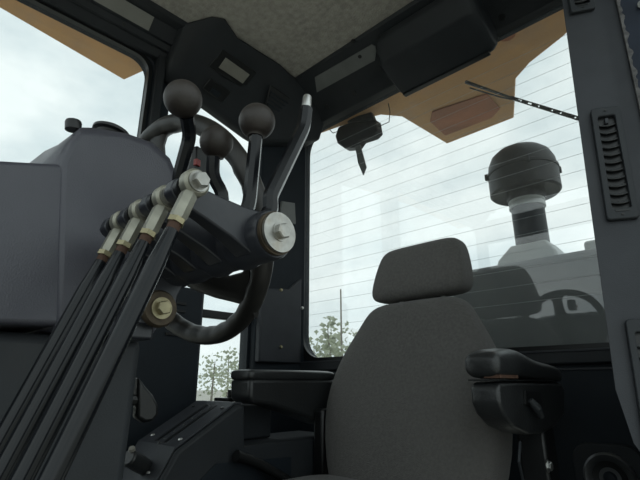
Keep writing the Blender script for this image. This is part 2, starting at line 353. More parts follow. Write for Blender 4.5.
# outer roof overhangs (orange)
rf = MB()
rp = [P(u, v, Z=2.0) for u, v in ((402, 117), (447, 144), (514, 118), (516, 79), (530, 63), (563, 37))]
outl = [V(1.60, -1.45, 2), V(1.60, -1.50, 2), V(1.40, -1.53, 2), V(1.25, -1.56, 2), V(1.13, -1.60, 2)] + rp + [V(.10, -1.52, 2), V(-.1, -1.50, 2), V(-.1, -1.45, 2)]
rfo = rf.prism(outl, (0, 0, .06)).build('roof_overhang', 'orange_roof', bevel=.006, ang=30); tag(rfo, 'orange brown roof overhang outside the rear window', 'roof overhang'); sub(rfo)
inset = [P(u, v, Z=1.999) for u, v in ((432, 111), (487, 93), (500, 108), (492, 117), (445, 135), (430, 121))]
MB().prism(inset, (0, 0, -.006)).build('inset_panel', 'roof_inset', rfo, bevel=.003)
MB().lathe([(0, 0), (.03, 0), (.03, -.004), (0, -.004)], P(507, 35, Z=1.999), (0, 0, 1), n=20).build('plug', 'roof_inset', rfo)
r2 = MB().prism([V(1.551, .6, 2.0), V(1.69, .6, 2), P(0, 8, Z=2.), P(124, 80, Z=2.), P(146, 70, Z=2.), V(1.551, -.70, 2)], (0, 0, .06)).build('roof_overhang', 'orange_roof', bevel=.004, ang=30); tag(r2, 'orange roof overhang outside the large side window', 'roof overhang')

# ================================================================== OVERHEAD UNITS
oc = thing('overhead_console', 'black moulded overhead console with square courtesy lamp in the ceiling corner', 'console', (1.4, -1.0, 1.8))
top = [(1.345, -.64), (1.225, -.70), (1.20, -.74), (1.245, -.83), (1.245, -1.05), (1.262, -1.13), (1.262, -1.39)]
bot = [(1.478, -.657, 1.885), (1.462, -.70, 1.865), (1.455, -.75, 1.855), (1.455, -.84, 1.84), (1.452, -1.05, 1.79), (1.42, -1.14, 1.78), (1.34, -1.39, 1.86)]
A = [V(x, y, CEIL-.001) for x, y in top]; Bq = [V(*p) for p in bot]; A2 = [V(1.498, p.y, CEIL-.001) for p in A]; B2 = [V(1.498, p.y, p.z-.004) for p in Bq]
MB().loft([[a_, b_, d_, c_] for a_, b_, c_, d_ in zip(A, Bq, A2, B2)]).build('body', 'dark_plastic', oc, bevel=.012, seg=3, ang=35)
fo = (A[4]+Bq[4]+A[3]+Bq[3])/4; fn = (A[4]-A[3]).cross(Bq[3]-A[3]).normalized(); fn = fn if fn.dot(CAM-fo) > 0 else -fn
OPL = (fo+fn*.001, fn)
def face_poly(pl, pts, h=0): return [P(u, v, pl=pl)+pl[1]*h for u, v in pts]
bz = MB().prism(face_poly(OPL, ((222, 49), (256, 72), (244, 89), (208, 66)), .0), fn*.006).build('lamp_bezel', 'black_plastic', oc, bevel=.003); sub(bz)
MB().prism(face_poly(OPL, ((225, 57), (249, 74), (242, 83), (218, 67)), .0062), fn*.003).build('lens', 'lamp_lens', bz, bevel=.001)
sw = MB().prism(face_poly(OPL, ((210, 78), (231, 92), (222, 102), (202, 88)), .0), fn*.005).build('switch_plate', 'black_plastic', oc, bevel=.003); sub(sw)
MB().prism(face_poly(OPL, ((212, 87), (221, 93), (217, 97), (209, 91)), .0052), fn*.004).build('rocker', 'trim_black', sw, bevel=.001)
OP2 = ((A[5]+Bq[5]+A[4]+Bq[4])/4, None); f2 = (A[5]-A[4]).cross(Bq[4]-A[4]).normalized(); f2 = f2 if f2.dot(CAM-OP2[0]) > 0 else -f2
OP2 = (OP2[0]+f2*.006, f2)
gr = MB().prism(face_poly(OP2, ((270, 85), (299, 104), (294, 126), (264, 107))), f2*.005).build('grille', 'black_plastic', oc, bevel=.003); sub(gr)
for k in range(4):
    t = (k+.7)/4.4
    pa = [269+(-4.5)*t, 88+17*t]; pb = [296-4.5*t, 105+17*t]
    MB().prism(face_poly(OP2, ((pa[0]+2, pa[1]), (pb[0], pb[1]), (pb[0]-.6, pb[1]+1.8), (pa[0]+1.4, pa[1]+1.8)), .0052), f2*.003).build('slat', 'trim_black', gr)

ah = thing('overhead_box', 'black moulded box hanging over the top of the rear window', 'overhead unit', (.68, -1.28, 1.85))
rings = []
for x, i in ((.865, .05), (.85, .015), (.825, 0), (.51, 0), (.478, .012), (.462, .04)):
    rings.append([V(x, -1.175-i, CEIL-.035), V(x, -1.17-i, 1.985-i*.3), V(x, -1.21-i*.5, 1.915+i*.3), V(x, -1.33, 1.862+i*.5), V(x, -1.365, 1.85+i*.6), V(x, -1.376, 1.86+i*.6), V(x, -1.376, CEIL-.03)])
MB().loft(rings).build('housing', 'dark_plastic', ah, bevel=.008, seg=3, ang=30)
MB().box((.49, -1.372, 1.848), (.845, -1.350, 1.856)).build('lower_lip', 'black_plastic', ah, bevel=.002)

# ================================================================== AIR VENTS on the pillar
def vent(label, ztop, zbot, a0, a1, nslat):
    t = thing('air_vent', label, 'air vent', pil(zbot, (a0+a1)/2), 'louvred vents on the door pillar')
    zc = (ztop+zbot)/2; up = ev.normalized(); n = PN
    c = pil(zc, (a0+a1)/2); hw = (a1-a0)/2; hh = (ztop-zbot)/2*ev.length
    to3 = lambda x, y: c + dv*x + up*y + n*.0005
    fr = MB(); frame_ring(fr, rrect(0, 0, hw, hh, .006, 3), rrect(0, 0, hw*.60, hh*.83, .004, 3), to3, n*.010); f_ = fr.build('frame', 'dark_plastic', t, bevel=.002)
    MB().obox(c+n*.0012, (dv, up, n), (hw*.62, hh*.85, .0008)).build('backing', 'black_plastic', t)
    s0 = None
    for k in range(nslat):
        y = hh*.80*(1-2*(k+.9)/(nslat+.6)); p = to3(0, y)
        # a louvre bowed outwards
        rings = []
        for i in range(7):
            x = -hw*.58+hw*1.16*i/6; bow = .005*(1-(2*i/6-1)**2)
            q = c + dv*x + up*(y-bow*.9) + n*(.004+bow*.6)
            rings.append([q+up*.0032+n*-.003, q+up*.0042+n*-.002, q-up*.002+n*.0035, q-up*.003+n*.0025])
        MB().loft(rings).build('slat', 'slat_plastic', t)
    MB().obox(to3(0, hh*.74)+n*.004, (dv, up, n), (hw*.12, hh*.05, .004)).build('tab', 'pillar_plastic', t, bevel=.001)
    for sy in (-1, 1): MB().lathe([(0, 0), (.0028, 0), (.0028, .0012), (0, .0012)], to3(0, sy*hh*.93)+n*.010, n, n=10).build('screw', 'black_plastic', t)
    MB().obox(to3(0, -hh*.87)+n*.0103, (dv, up, n), (hw*.42, .0022, .0006)).build('slot', 'black_plastic', t)
    return t
zt, at0 = pz(605, 110); zb, at1 = pz(622, 221)
hwv = .5*abs(pz(594, 165)[1]-pz(629, 165)[1]); ac = .5*(pz(598, 165)[1]+pz(628, 165)[1])
vent('tall black louvred air vent at middle height of the door pillar', zt, zb, ac-hwv*.88, ac+hwv*.88, 11)
zl = pz(640, 320)[0]; vent('louvred air vent low on the door pillar, cut by the right photo edge', zl, zl-(zt-zb), ac-hwv*.88+.004, ac+hwv*.88+.004, 11)
zu = pz(590, 12)[0]; vent('air vent high on the door pillar, cut by the top photo edge', zu+(zt-zb), zu, ac-hwv*.88-.010, ac+hwv*.88-.010, 11)

# ================================================================== SPEAKER low on the rear wall
spc = P(611, 478, Y=YG+.03)
sp = thing('loudspeaker', 'round black loudspeaker low on the rear panel by the pillar', 'speaker', (spc.x, YG+.022, spc.z-.09))
sp_o = V(spc.x, YG+.0225, spc.z)
MB().prism([(x, sp_o.y, z) for x, z in rrect(spc.x, spc.z, .080, .078, .045)], (0, .012, 0)).build('bezel', 'dark_plastic', sp, bevel=.004)
MB().lathe([(.038, .012), (.058, .012), (.058, .019), (.053, .023), (.042, .018), (.038, .014)], sp_o, (0, 1, 0), n=40).build('chrome_ring', 'cap_chrome', sp)
MB().lathe([(0, .0125), (.040, .0125), (.037, .016), (.018, .013), (0, .013)], sp_o, (0, 1, 0), n=32).build('cone', 'black_plastic', sp)
MB().lathe([(0, .0131), (.016, .0131), (.012, .02), (0, .023)], sp_o, (0, 1, 0), n=24).build('dust_cap', 'trim_black', sp)

# ================================================================== corner cover box
cb = thing('corner_cover', 'dark screwed cover box on the corner post beside the rear window', 'cover', (1.44, -1.26, .83))
MB().prism([(1.440, -1.15, .83), (1.440, -1.375, .83), (1.440, -1.375, 1.20), (1.440, -1.30, 1.14), (1.440, -1.15, 1.12)], (.03, 0, 0)).build('body', 'pillar_plastic', cb, bevel=.006)
for (u, v) in ((281, 290), (281, 347), (302, 308)): MB().lathe([(0, 0), (.008, 0), (.006, .005), (0, .006)], P(u, v, X=1.4399), (-1, 0, 0), n=12).build('screw', 'brass_nut' if u < 300 else 'steel', cb)
cp = MB().prism([P(u, v, X=1.44) for u, v in ((282, 201), (295, 203), (296, 224), (280, 222))], (.012, 0, 0)).build('bracket_plate', 'panel_grey', None, bevel=.002); tag(cp, 'small light grey plate on the corner post behind the levers', 'plate')

# ================================================================== OPERATOR SEAT
SX = .70
st = thing('operator_seat', 'grey brown cloth operator seat with headrest and two armrests', 'seat', (SX, -.85, 0))
sec = [(.40, -.965, .13, .03), (.41, -.97, .165, .055), (.45, -.985, .190, .068), (.52, -1.01, .226, .074), (.60, -1.035, .254, .076), (.70, -1.064, .265, .074), (.78, -1.088, .250, .070), (.84, -1.105, .225, .066), (.89, -1.12, .196, .061), (.93, -1.13, .172, .056), (.955, -1.137, .158, .050), (.972, -1.142, .135, .040), (.980, -1.145, .10, .02)]
MB().loft([superell(SX+.010-.030*max(0, min(1, (.70-z)/.25)), cy, z, hw, ht, 3.6, 40) for z, cy, hw, ht in sec]).build('backrest', 'seat_cloth', st, ang=80, sub=1)
hsec = [(.984, -1.150, .11, .018), (.987, -1.150, .138, .037), (.998, -1.152, .153, .050), (1.02, -1.157, .157, .056), (1.06, -1.166, .152, .056), (1.11, -1.178, .142, .052), (1.138, -1.185, .133, .046), (1.153, -1.189, .120, .035), (1.160, -1.191, .097, .017)]
MB().loft([superell(SX+.007, cy, z, hw, ht, 4.5, 40) for z, cy, hw, ht in hsec]).build('headrest', 'seat_cloth', st, ang=80, sub=1)
for s in (-1, 1): MB().tube([(SX+s*.07, -1.145, .90), (SX+s*.07, -1.155, 1.02)], .007).build('headrest_post', 'steel', st)
MB().loft([[V(x, y, z) for x, y in rrect(SX+.02, -.82, hw, hh, .09)] for z, hw, hh in ((.40, .21, .17), (.415, .235, .185), (.485, .245, .20), (.512, .24, .195), (.525, .215, .17), (.532, .15, .10))]).build('cushion', 'seat_cloth', st, ang=80, sub=1)
MB().box((SX-.2, -1.0, .18), (SX+.2, -.66, .40)).build('suspension_box', 'black_plastic', st, bevel=.02)
MB().box((SX-.22, -1.05, .0), (SX+.22, -.58, .18)).build('pedestal', 'black_plastic', st, bevel=.02)
# left armrest (door side)
X0, X1 = .366, .430
def side_poly(pts, X): return [P(u, v, X=X) for u, v in pts]
al = MB().loft([[V(x, y, z) for (y, z) in ((-.85, .742), (-.848, .715), (-.862, .695), (-.90, .672), (-.97, .655), (-1.05, .652), (-1.12, .66), (-1.19, .68), (-1.22, .735), (-1.20, .752), (-.95, .754), (-.86, .752))] for x in (X0+.004, X1-.004)]).build('armrest', 'vinyl', st, bevel=.014, seg=3, ang=45); sub(al)
pad = []
for (y, zc, hz, hw) in ((-.842, .782, .012, .026), (-.847, .783, .022, .034), (-.865, .785, .027, .0375), (-.91, .788, .030, .038), (-.96, .789, .029, .037), (-1.01, .782, .025, .035), (-1.06, .776, .022, .034), (-1.14, .773, .021, .034), (-1.20, .770, .019, .032), (-1.225, .768, .010, .024)):
    pad.append([V((X0+X1)/2+(p.x)*1, y, zc+p.y) for p in superell(0, 0, 0, hw, hz, 3.2, 24)])
MB().loft(pad).build('pad', 'vinyl', al, ang=70, sub=1)
MB().box((X0+.001, -1.19, .7545), (X1-.001, -.852, .7575)).build('seam', 'black_plastic', al)
MB().box((X0-.0005, -.935, .7595), (X0+.03, -.85, .7655)).build('worn_edge', 'rust', al)
lt = [P(u, v, X=X0-.001) for u, v in ((525, 394), (540, 397), (542, 412), (536, 420), (523, 413))]
MB().prism([p for p in [P(u, v, X=X0+.003) for u, v in ((524, 391), (538, 392), (541, 408), (524, 404))]], (-.004, 0, 0)).build('latch_recess', 'black_plastic', al)
MB().tube([P(530, 400, X=X0-.004), P(537, 408, X=X0-.012), P(541, 416, X=X0-.010)], [.006, .009, .007], 10).build('latch', 'dark_plastic', al)
MB().box((X0+.012, -1.13, .50), (X1+.01, -1.07, .67)).build('armrest_bracket', 'black_plastic', st, bevel=.008)
hexbolt('bracket_bolt', 'steel', st, P(548, 466, X=X0+.0115), (-1, 0, 0), .009, .008, .012)
MB().tube([P(520, 442, X=X0+.016), P(519, 462, X=X0+.010), P(523, 480, X=X0+.016)], .0025, 8).build('cable', 'dark_plastic', st)
# right armrest (far side)
ar = MB().loft([[V(x, y, z) for (y, z) in ((-.768, .762), (-.768, .715), (-.783, .700), (-.85, .693), (-1.06, .632), (-1.10, .64), (-1.10, .762))] for x in (.995, 1.085)]).build('armrest', 'vinyl', st, bevel=.012, seg=3, ang=45); sub(ar)
MB().loft([[V(1.04+p.x, y, .772+p.y) for p in superell(0, 0, 0, hw, hz, 4, 24)] for y, hw, hz in ((-.763, .036, .008), (-.767, .045, .014), (-.79, .048, .016), (-1.07, .048, .016), (-1.10, .046, .014), (-1.105, .03, .006))]).build('pad', 'vinyl', ar, ang=70, sub=1)
MB().box((.955, -1.07, .45), (.994, -1.0, .68)).build('armrest_bracket', 'black_plastic', st, bevel=.008)
MB().tube([(.955, -.90, .50), (.975, -.78, .565), (.975, -.72, .585)], [.012, .012, .014], 10).build('recline_lever', 'black_plastic', st)

# ================================================================== SIDE CONSOLE (right of the seat) with gear gate
sc_ = thing('side_console', 'dark grey side console with slotted lever gate beside the seat', 'console', (1.15, -.7, 0))
prof = [(-1.14, .0), (-1.14, .60), (-.765, .60), (-.76, .697), (-.735, .697), (-.578, .606), (-.52, .51), (-.50, .47), (-.50, .0)]
XC0, XC1 = 1.00, 1.20
MB().prism([(XC0, y, z) for y, z in prof], (XC1-XC0, 0, 0)).build('body', 'dark_plastic', sc_, bevel=.008, ang=30)
def top_strip(pts, x0, x1, h, name, mt, par, bev=.002):
    mb = MB(); lo = [V(x0, y, z) for y, z in pts]; hi = [V(x1, y, z) for y, z in pts]
    mb.loft([[a_, b_, b_+V(0, 0, h), a_+V(0, 0, h)] for a_, b_ in zip(lo, hi)]); return mb.build(name, mt, par, bevel=bev, ang=25)
MB().box((1.095, -.93, .601), (XC1, -.7605, .694)).build('rear_block', 'dark_plastic', sc_, bevel=.006)
tp = top_strip([(-.757, .698), (-.735, .698), (-.578, .607), (-.525, .52)], XC0+.012, XC1-.006, .006, 'top_plate', 'pillar_plastic', sc_); sub(tp)
def topz(y): return .698+(y+.735)*(.607-.698)/(-.578+.735) if y < -.578 else .607+(y+.578)*(.52-.607)/(-.525+.578)
for x in (1.075, 1.115):
    top_strip([(y, topz(y)+.0062) for y in (-.72, -.66, -.61, -.585)], x-.006, x+.006, .001, 'gate_slot', 'black_plastic', tp, 0)
for k in range(6):
    y = -.715+k*.024; MB().lathe([(0, 0), (.0022, 0), (.0022, .001), (0, .001)], (1.095, y, topz(y)+.0064), (0, .3, 1), n=8).build('gate_mark', 'panel_grey', tp)
for (x, y) in ((1.03, -.60), (1.165, -.60), (1.03, -.71), (1.165, -.71), (1.06, -.545)): MB().lathe([(0, 0), (.006, 0), (.004, .003), (0, .003)], (x, y, (topz(y) if y > -.735 else .695)+.0063), (0, .2, 1), n=10).build('screw', 'steel' if y > -.65 else 'black_plastic', tp)
sd = MB().prism([(XC0-.004, y, z) for y, z in ((-.92, .50), (-.92, .56), (-.68, .57), (-.60, .51), (-.57, .44), (-.92, .42))], (.0045, 0, 0)).build('side_recess', 'trim_black', sc_, bevel=.001)
gl = thing('gear_lever', 'black gear lever grip on the side console gate', 'lever', (1.09, -.50, .60))
gb = V(1.095, -.585, topz(-.585)+.006); g1 = P(128, 457, X=1.06); g2 = P(150, 470, X=1.09)
MB().tube([gb, (gb+g2)/2+V(0, 0, .004), g2], .006, 10).build('stem', 'black_plastic', gl)
MB().tube([g2+(g2-g1)*.02, g1*.5+g2*.5, g1], [.017, .0185, .018], 16).build('grip', 'vinyl', gl, bevel=.004)
MB().lathe([(0, 0), (.0075, 0), (.0065, .006), (0, .008)], P(132, 450, X=1.06), (-.5, .3, .8), n=14).build('button', 'lamp_lens', gl)
# little clamp / toggle on the console rear end
tg = thing('toggle_switch', 'small black toggle on the rear end of the side console', 'switch', (1.17, -.82, .70))
MB().box((1.12, -.86, .701), (1.19, -.79, .711)).build('base', 'black_plastic', tg, bevel=.002)
MB().tube([(1.15, -.815, .709), (1.15, -.815, .733)], [.006, .005], 10).build('stem', 'black_plastic', tg)
# heater box with louvres on the right wall
hx = thing('heater_box', 'black louvred heater box on the right wall behind the steering wheel', 'heater', (1.38, -.68, 0))
MB().box((1.30, -.805, 0), (1.46, -.45, 1.045)).build('body', 'trim_black', hx, bevel=.012)
for k in range(5):
    z = .985 - k*.024; MB().box((1.294, -.735, z), (1.2995, -.675, z+.008)).build('slat', 'black_plastic', hx)

# paddle beside the column
pp = thing('tilt_paddle', 'black rounded paddle at the back of the steering column', 'paddle', P(148, 408, X=.70))
MB().prism([P(u, v, X=.70) for u, v in ((139, 376), (146, 386), (154, 395), (159, 405), (159, 415), (153, 422), (145, 423), (137, 418))], (.02, 0, 0)).build('blade', 'black_plastic', pp, bevel=.005)
MB().tube([P(138, 400, X=.71), (.71, -.255, .73)], .008, 8).build('arm', 'black_plastic', pp)

# ================================================================== DASHBOARD
db = thing('dashboard', 'grey moulded plastic dashboard with stepped instrument pod', 'dashboard', (.75, -.1, 0))
XD = .56
podn = [(-.150, 1.053), (-.168, 1.059), (-.210, 1.069), (-.248, 1.070), (-.276, 1.056), (-.293, 1.028), (-.302, .985), (-.300, .90), (-.290, .83), (-.276, .806), (-.163, .806), (-.150, .90), (-.137, 1.005), (-.143, 1.030)]
pod = []
for x, dz, dy, in_ in ((XD, 0, 0, .010), (XD+.004, .003, 0, .003), (XD+.010, .006, .002, 0), (XD+.035, .014, .006, 0), (XD+.075, .022, .012, 0), (XD+.16, .026, .014, 0), (XD+.28, .022, .010, 0), (XD+.36, .010, 0, .006)):
    row = []
    for k, (y, z) in enumerate(podn):
        yy = y + (in_ if y < -.2 else -in_*.4); zz = z + dz*max(0, min(1, (z-.9)/.12)) - in_*(1 if z > 1 else 0)
        if k == 12: yy += dy*2.4; zz = z-.004
        if k == 13: yy += dy*.7; zz = z+dz*.6
        if k == 0: yy -= dy*1.6
        row.append(V(x, yy, zz))
    pod.append(row)
MB().loft(pod).build('instrument_pod', 'dash_plastic', db, bevel=.003, seg=2, ang=28)
lowp = [(-.175, 1.012), (-.175, .812), (.02, .800), (.25, .80), (.30, .85), (.30, .93), (.05, .955), (-.08, .984)]
MB().prism([(XD+.004, y, z) for y, z in lowp], (.42, 0, 0)).build('lower_dash', 'dash_plastic', db, bevel=.006, seg=3, ang=40)
MB().prism([(XD+.02, y, z) for y, z in ((-.262, 0), (-.274, .805), (.2, .80), (.25, .3), (.25, 0))], (.28, 0, 0)).build('column_cover', 'dark_plastic', db, bevel=.012, ang=30)
MB().lathe([(0, 0), (.0095, 0), (.010, .010), (.009, .0125), (0, .013)], P(73, 130, X=XD+.028), (0, .1, 1), n=20).build('button', 'black_plastic', db)
ca = P(110, 136, X=XD+.055)
MB().lathe([(0, -.004), (.018, -.004), (.020, .002), (.0250, .004), (.0250, .008), (.020, .011), (.008, .013), (0, .013)], ca, (-.05, -.12, 1), n=28).build('cap', 'black_plastic', db)
# indicator panel at the back of the pod
ip = MB().obox(P(196, 164, X=.66), ((.9, .3, 0), (-.3, .9, 0), (0, 0, 1)), (.014, .016, .026)).build('indicator_panel', 'black_plastic', db, bevel=.003); sub(ip)
MB().obox(P(197, 163, X=.643), ((.9, .3, 0), (-.3, .9, 0), (0, 0, 1)), (.004, .005, .006)).build('warning_lamp', 'red_lamp', ip, bevel=.001)

# ================================================================== STEERING WHEEL
wc = V(.72, -.396, 1.013); TW, WW = 1.194, .06
wn = V(math.sin(WW)*math.sin(TW), -math.cos(WW)*math.sin(TW), math.cos(TW))      # towards the operator
we1 = V(math.cos(WW), math.sin(WW), 0); we2 = wn.cross(we1); we2 = we2 if we2.z > 0 else -we2
swt = thing('steering_wheel', 'black steering wheel with finger grips behind the levers', 'steering wheel', wc)
Rw = .193
def wp(a, r, h=0): return wc + (we1*math.cos(a)+we2*math.sin(a))*r + wn*h
rings = []
for i in range(96):
    a = 2*math.pi*i/96; rr = .0170
    d = we1*math.cos(a)+we2*math.sin(a)
    ring = []
    for k in range(14):
        b = 2*math.pi*k/14; r_ = rr
        inner = max(0, -math.cos(b)*.8 - math.sin(b)*.45)
        r_ = rr*(1 - .16*inner*(.5+.5*math.cos(a*30)))
        ring.append(wc + d*(Rw+r_*math.cos(b)) + wn*r_*math.sin(b)*1.1)
    rings.append(ring)
MB().loft(rings, closed=True).build('rim', 'wheel_rubber', swt, ang=80)
for path in (((-95, .05), (-104, .075), (-113, .10), (-122, .125), (-129, .15), (-135, .172), (-138, .188)), ((83, .05), (83, .09), (83, .13), (83, .16), (83, .186)), ((-30, .05), (-30, .09), (-30, .13), (-30, .16), (-30, .186))):
    rg = []; m_ = len(path)-1
    cs = [wp(math.radians(a_), r_, -.03*(1-i/m_)) for i, (a_, r_) in enumerate(path)]
    for i, c in enumerate(cs):
        t = i/m_; tn = (cs[min(i+1, m_)]-cs[max(i-1, 0)]).normalized(); ta = tn.cross(wn).normalized(); w = .020+.030*abs(2*t-1)**3.5+.006*(1-t)
        rg.append([c+ta*w*math.cos(2*math.pi*k/12)+wn*.011*math.sin(2*math.pi*k/12) for k in range(12)])
    MB().loft(rg).build('spoke', 'wheel_rubber', swt, ang=60)
MB().lathe([(0, -.045), (.045, -.045), (.068, -.035), (.074, -.015), (.064, .0), (.03, .008), (0, .01)], wc, wn, n=36).build('hub', 'wheel_rubber', swt, ang=50)
MB().lathe([(.032, -.097), (.035, -.094), (.035, -.045), (.0, -.045)], wc, wn, n=24).build('column', 'black_plastic', swt)

# ================================================================== LEVER BANK
RX = [.334, .384, .434, .480]; RY, RZ = -.187, .9175
SY, SZ = -.280, .893
AX = [x+.027 for x in RX]
sh = thing('pivot_shaft', 'horizontal pivot shaft with steel end washer carrying the control levers', 'shaft', (.33, SY, SZ))
MB().lathe([(0, .0), (.014, .0), (.014, .235), (0, .235)], (.328, SY, SZ), (1, 0, 0), n=20).build('shaft', 'crank_paint', sh)
MB().lathe([(0, 0), (.0205, 0), (.0205, .0035), (0, .0035)], (.3285, SY, SZ), (-1, 0, 0), n=36).build('washer', 'zinc', sh)
hexbolt('bolt', 'zinc', sh, (.325, SY, SZ), (-1, 0, 0), .0082, .0075, .0098)
MB().lathe([(0.014, 0), (.0225, 0), (.0225, .004), (0.014, .004)], (.3295, SY, SZ), (1, 0, 0), n=32).build('shim', 'rusty_iron', sh)

def lever(i, label, base_pts, ball=None, r=.0085, stud=None):
    x = AX[i]; t = thing('control_lever', label, 'lever', (x, SY, SZ), 'hydraulic control levers')
    x0 = .334 if i == 0 else x-.0265; x1 = x+.0255
    MB().lathe([(.0145, 0), (.0240, 0), (.0260, .004), (.0260, x1-x0-.010), (.0285, x1-x0-.006), (.0285, x1-x0), (.0145, x1-x0)], (x0, SY, SZ), (1, 0, 0), n=32).build('boss', 'crank_paint', t)
    # crank arm: tapered flat bar from boss to rod end pin
    a, b = V(x, SY, SZ), V(x, RY, RZ); d = (b-a).normalized(); pr = V(1, 0, 0).cross(d)
    rg = []
    for s_, w, th in ((.010, .0245, .013), (.035, .0185, .011), (.065, .0145, .009), (.09, .0125, .0075), (.101, .0105, .0075), (.107, .006, .0075)):
        c = a+d*s_; rg.append([c+pr*w-V(th, 0, 0), c+pr*w+V(th, 0, 0), c-pr*w+V(th, 0, 0), c-pr*w-V(th, 0, 0)])
    MB().loft(rg).build('crank_arm', 'crank_paint', t, bevel=.002, ang=30)
    pts = [V(*p) for p in base_pts]; sm = [pts[0]]
    for k in range(1, len(pts)-1):           # soften the bends
        p, q, s_ = pts[k-1], pts[k], pts[k+1]; e_ = min(.012, (q-p).length*.4, (s_-q).length*.4)
        aa, bb = q+(p-q).normalized()*e_, q+(s_-q).normalized()*e_
        for u in (0, .33, .66, 1): sm.append(aa*(1-u)**2+q*2*u*(1-u)+bb*u*u)
    sm.append(pts[-1])
    MB().tube(sm, r, 8, ph=math.pi/8, up=(1, 0, 0)).build('shank', 'rod_paint', t, ang=35)
    top = pts[-1]; ax = (pts[-1]-pts[-2]).normalized()
    if ball:
        R_, c = ball; prf = [(0, -R_)]
        prf = [(r*1.15, -R_*.98), (r*1.25, -R_*.86)] + [(R_*math.sin(th), -R_*math.cos(th)) for th in [math.radians(q) for q in range(34, 180, 8)]] + [(0, R_)]
        MB().lathe(prf, c, ax, n=36).build('knob', 'knob_rubber', t, ang=60)
    if stud: MB().lathe([(0, 0), (stud, 0), (stud, .018), (stud*.85, .020), (0, .020)], top, ax, n=16).build('stud', 'steel', t)
    return t
x = AX[0]
lever(0, 'nearest black control lever, cranked, its knob missing and bare stud showing', [(x, SY, SZ+.01), P(271, 210, X=x), P(270, 197, X=x), P(304, 127, X=x), P(306, 109, X=x)], None, .0088, .0058)
x = AX[1]; c = P(257, 121.5, X=.405)
lever(1, 'straight black control lever with ball knob, right of the smallest ball', [(x, SY, SZ+.01), P(249, 207, X=x-.004), P(255.8, 137, X=.405)], (.0228, c), .0085)
x = AX[2]; c = P(216.5, 142.5, X=.455)
lever(2, 'black control lever with the lowest ball knob, between the two taller ones', [(x, SY, SZ+.01), P(224, 196, X=x-.004), P(212.5, 176, X=.46), P(213.5, 157, X=.455)], (.0212, c), .0085)
x = AX[3]; c = P(183, 99, X=.425)
lever(3, 'black control lever with the topmost left ball knob, in front of the dashboard', [(x, SY, SZ+.01), P(178, 180, X=.475), P(190, 136, X=.445), P(187, 117, X=.43)], (.0216, c), .0082)

rd = V(0, .079, -.225).normalized()
rod_lab = ['nearest control rod, glossy black with the largest rod end', 'second nearest of the four black control rods', 'third nearest of the four black control rods', 'farthest black control rod, next to the grey dashboard']
for i, x in enumerate(RX):
    pv = V(x, RY, RZ)
    t = thing('control_rod', rod_lab[i], 'control rod', (x, RY+rd.y/-rd.z*RZ, 0), 'control rods running down from the levers')
    sd_ = V(1, 0, 0); wv = sd_.cross(rd)
    eye = MB().lathe([(.0062, -.0065), (.0105, -.0065), (.0128, -.004), (.0128, .004), (.0105, .0065), (.0062, .0065)], pv, (1, 0, 0), n=28).build('eye', 'chromate', t); sub(eye)
    MB().lathe([(.0, -.0068), (.0082, -.0068), (.0082, .0075), (.0, .0075)], pv, (1, 0, 0), n=20).build('bearing_ball', 'rusty_iron', eye)
    hexbolt('bolt_head', 'zinc', t, pv+V(-.0069, 0, 0), (-1, 0, 0), .0076, .0080, .0096)
    MB().lathe([(0, .0076), (.0085, .0076), (.0085, .0125), (.0, .0125)], pv, (1, 0, 0), n=6).build('spacer_nut', 'zinc', t, ang=25)
    MB().lathe([(0, .0127), (.0105, .0127), (.0105, .019), (.0, .019)], pv, (1, 0, 0), n=20).build('spacer', 'black_plastic', t)
    MB().tube([pv+rd*.009, pv+rd*.014, pv+rd*.036, pv+rd*.0385], [.0058, .0074, .0074, .0066], 6, ph=.0, up=(1, 0, 0)).build('rod_end_body', 'chromate', t, ang=25)
    MB().tube([pv+rd*.0386, pv+rd*.0435], .0074, 6, ph=.5, up=(1, 0, 0)).build('jam_nut', 'brass_nut', t, ang=25)
    MB().tube([pv+rd*.0436, pv+rd*.050], .0054, 14).build('threaded_neck', 'rust', t)
    L_ = RZ/-rd.z
    MB().tube([pv+rd*.0475, pv+rd*.052, pv+rd*.060, pv+rd*.072, pv+rd*.082, pv+rd*(L_-.01)], [.0050, .0056, .0060, .0066, .0074, .0074], 20).build('tube', 'rod_paint', t)

# bracket that carries the shaft
bk = thing('lever_bracket', 'black bracket plate with rusty brass bolt under the lever bank', 'bracket', P(158, 325, X=.52))
xb = .522
MB().prism([P(u, v, X=xb) for u, v in ((176, 245), (205, 262), (186, 282), (178, 296), (175, 318), (169, 326), (134, 323), (128, 300), (150, 262))], (.010, 0, 0)).build('plate', 'crank_paint', bk, bevel=.002)
bc = P(158, 309, X=xb-.0005)
MB().lathe([(0, 0), (.0225, 0), (.0225, .004), (.020, .008), (0, .008)], bc, (-1, 0, 0), n=32).build('boss_ring', 'rusty_iron', bk)
MB().lathe([(0, .0081), (.0130, .0081), (.0130, .0105), (0, .0105)], bc, (-1, 0, 0), n=28).build('washer', 'brass_nut', bk)
hexbolt('bolt', 'brass_nut', bk, bc+V(-.0106, 0, 0), (-1, 0, 0), .0088, .008)
MB().box((xb+.0102, -.262, .80), (XD+.019, -.225, .90)).build('mount', 'crank_paint', bk, bevel=.003)

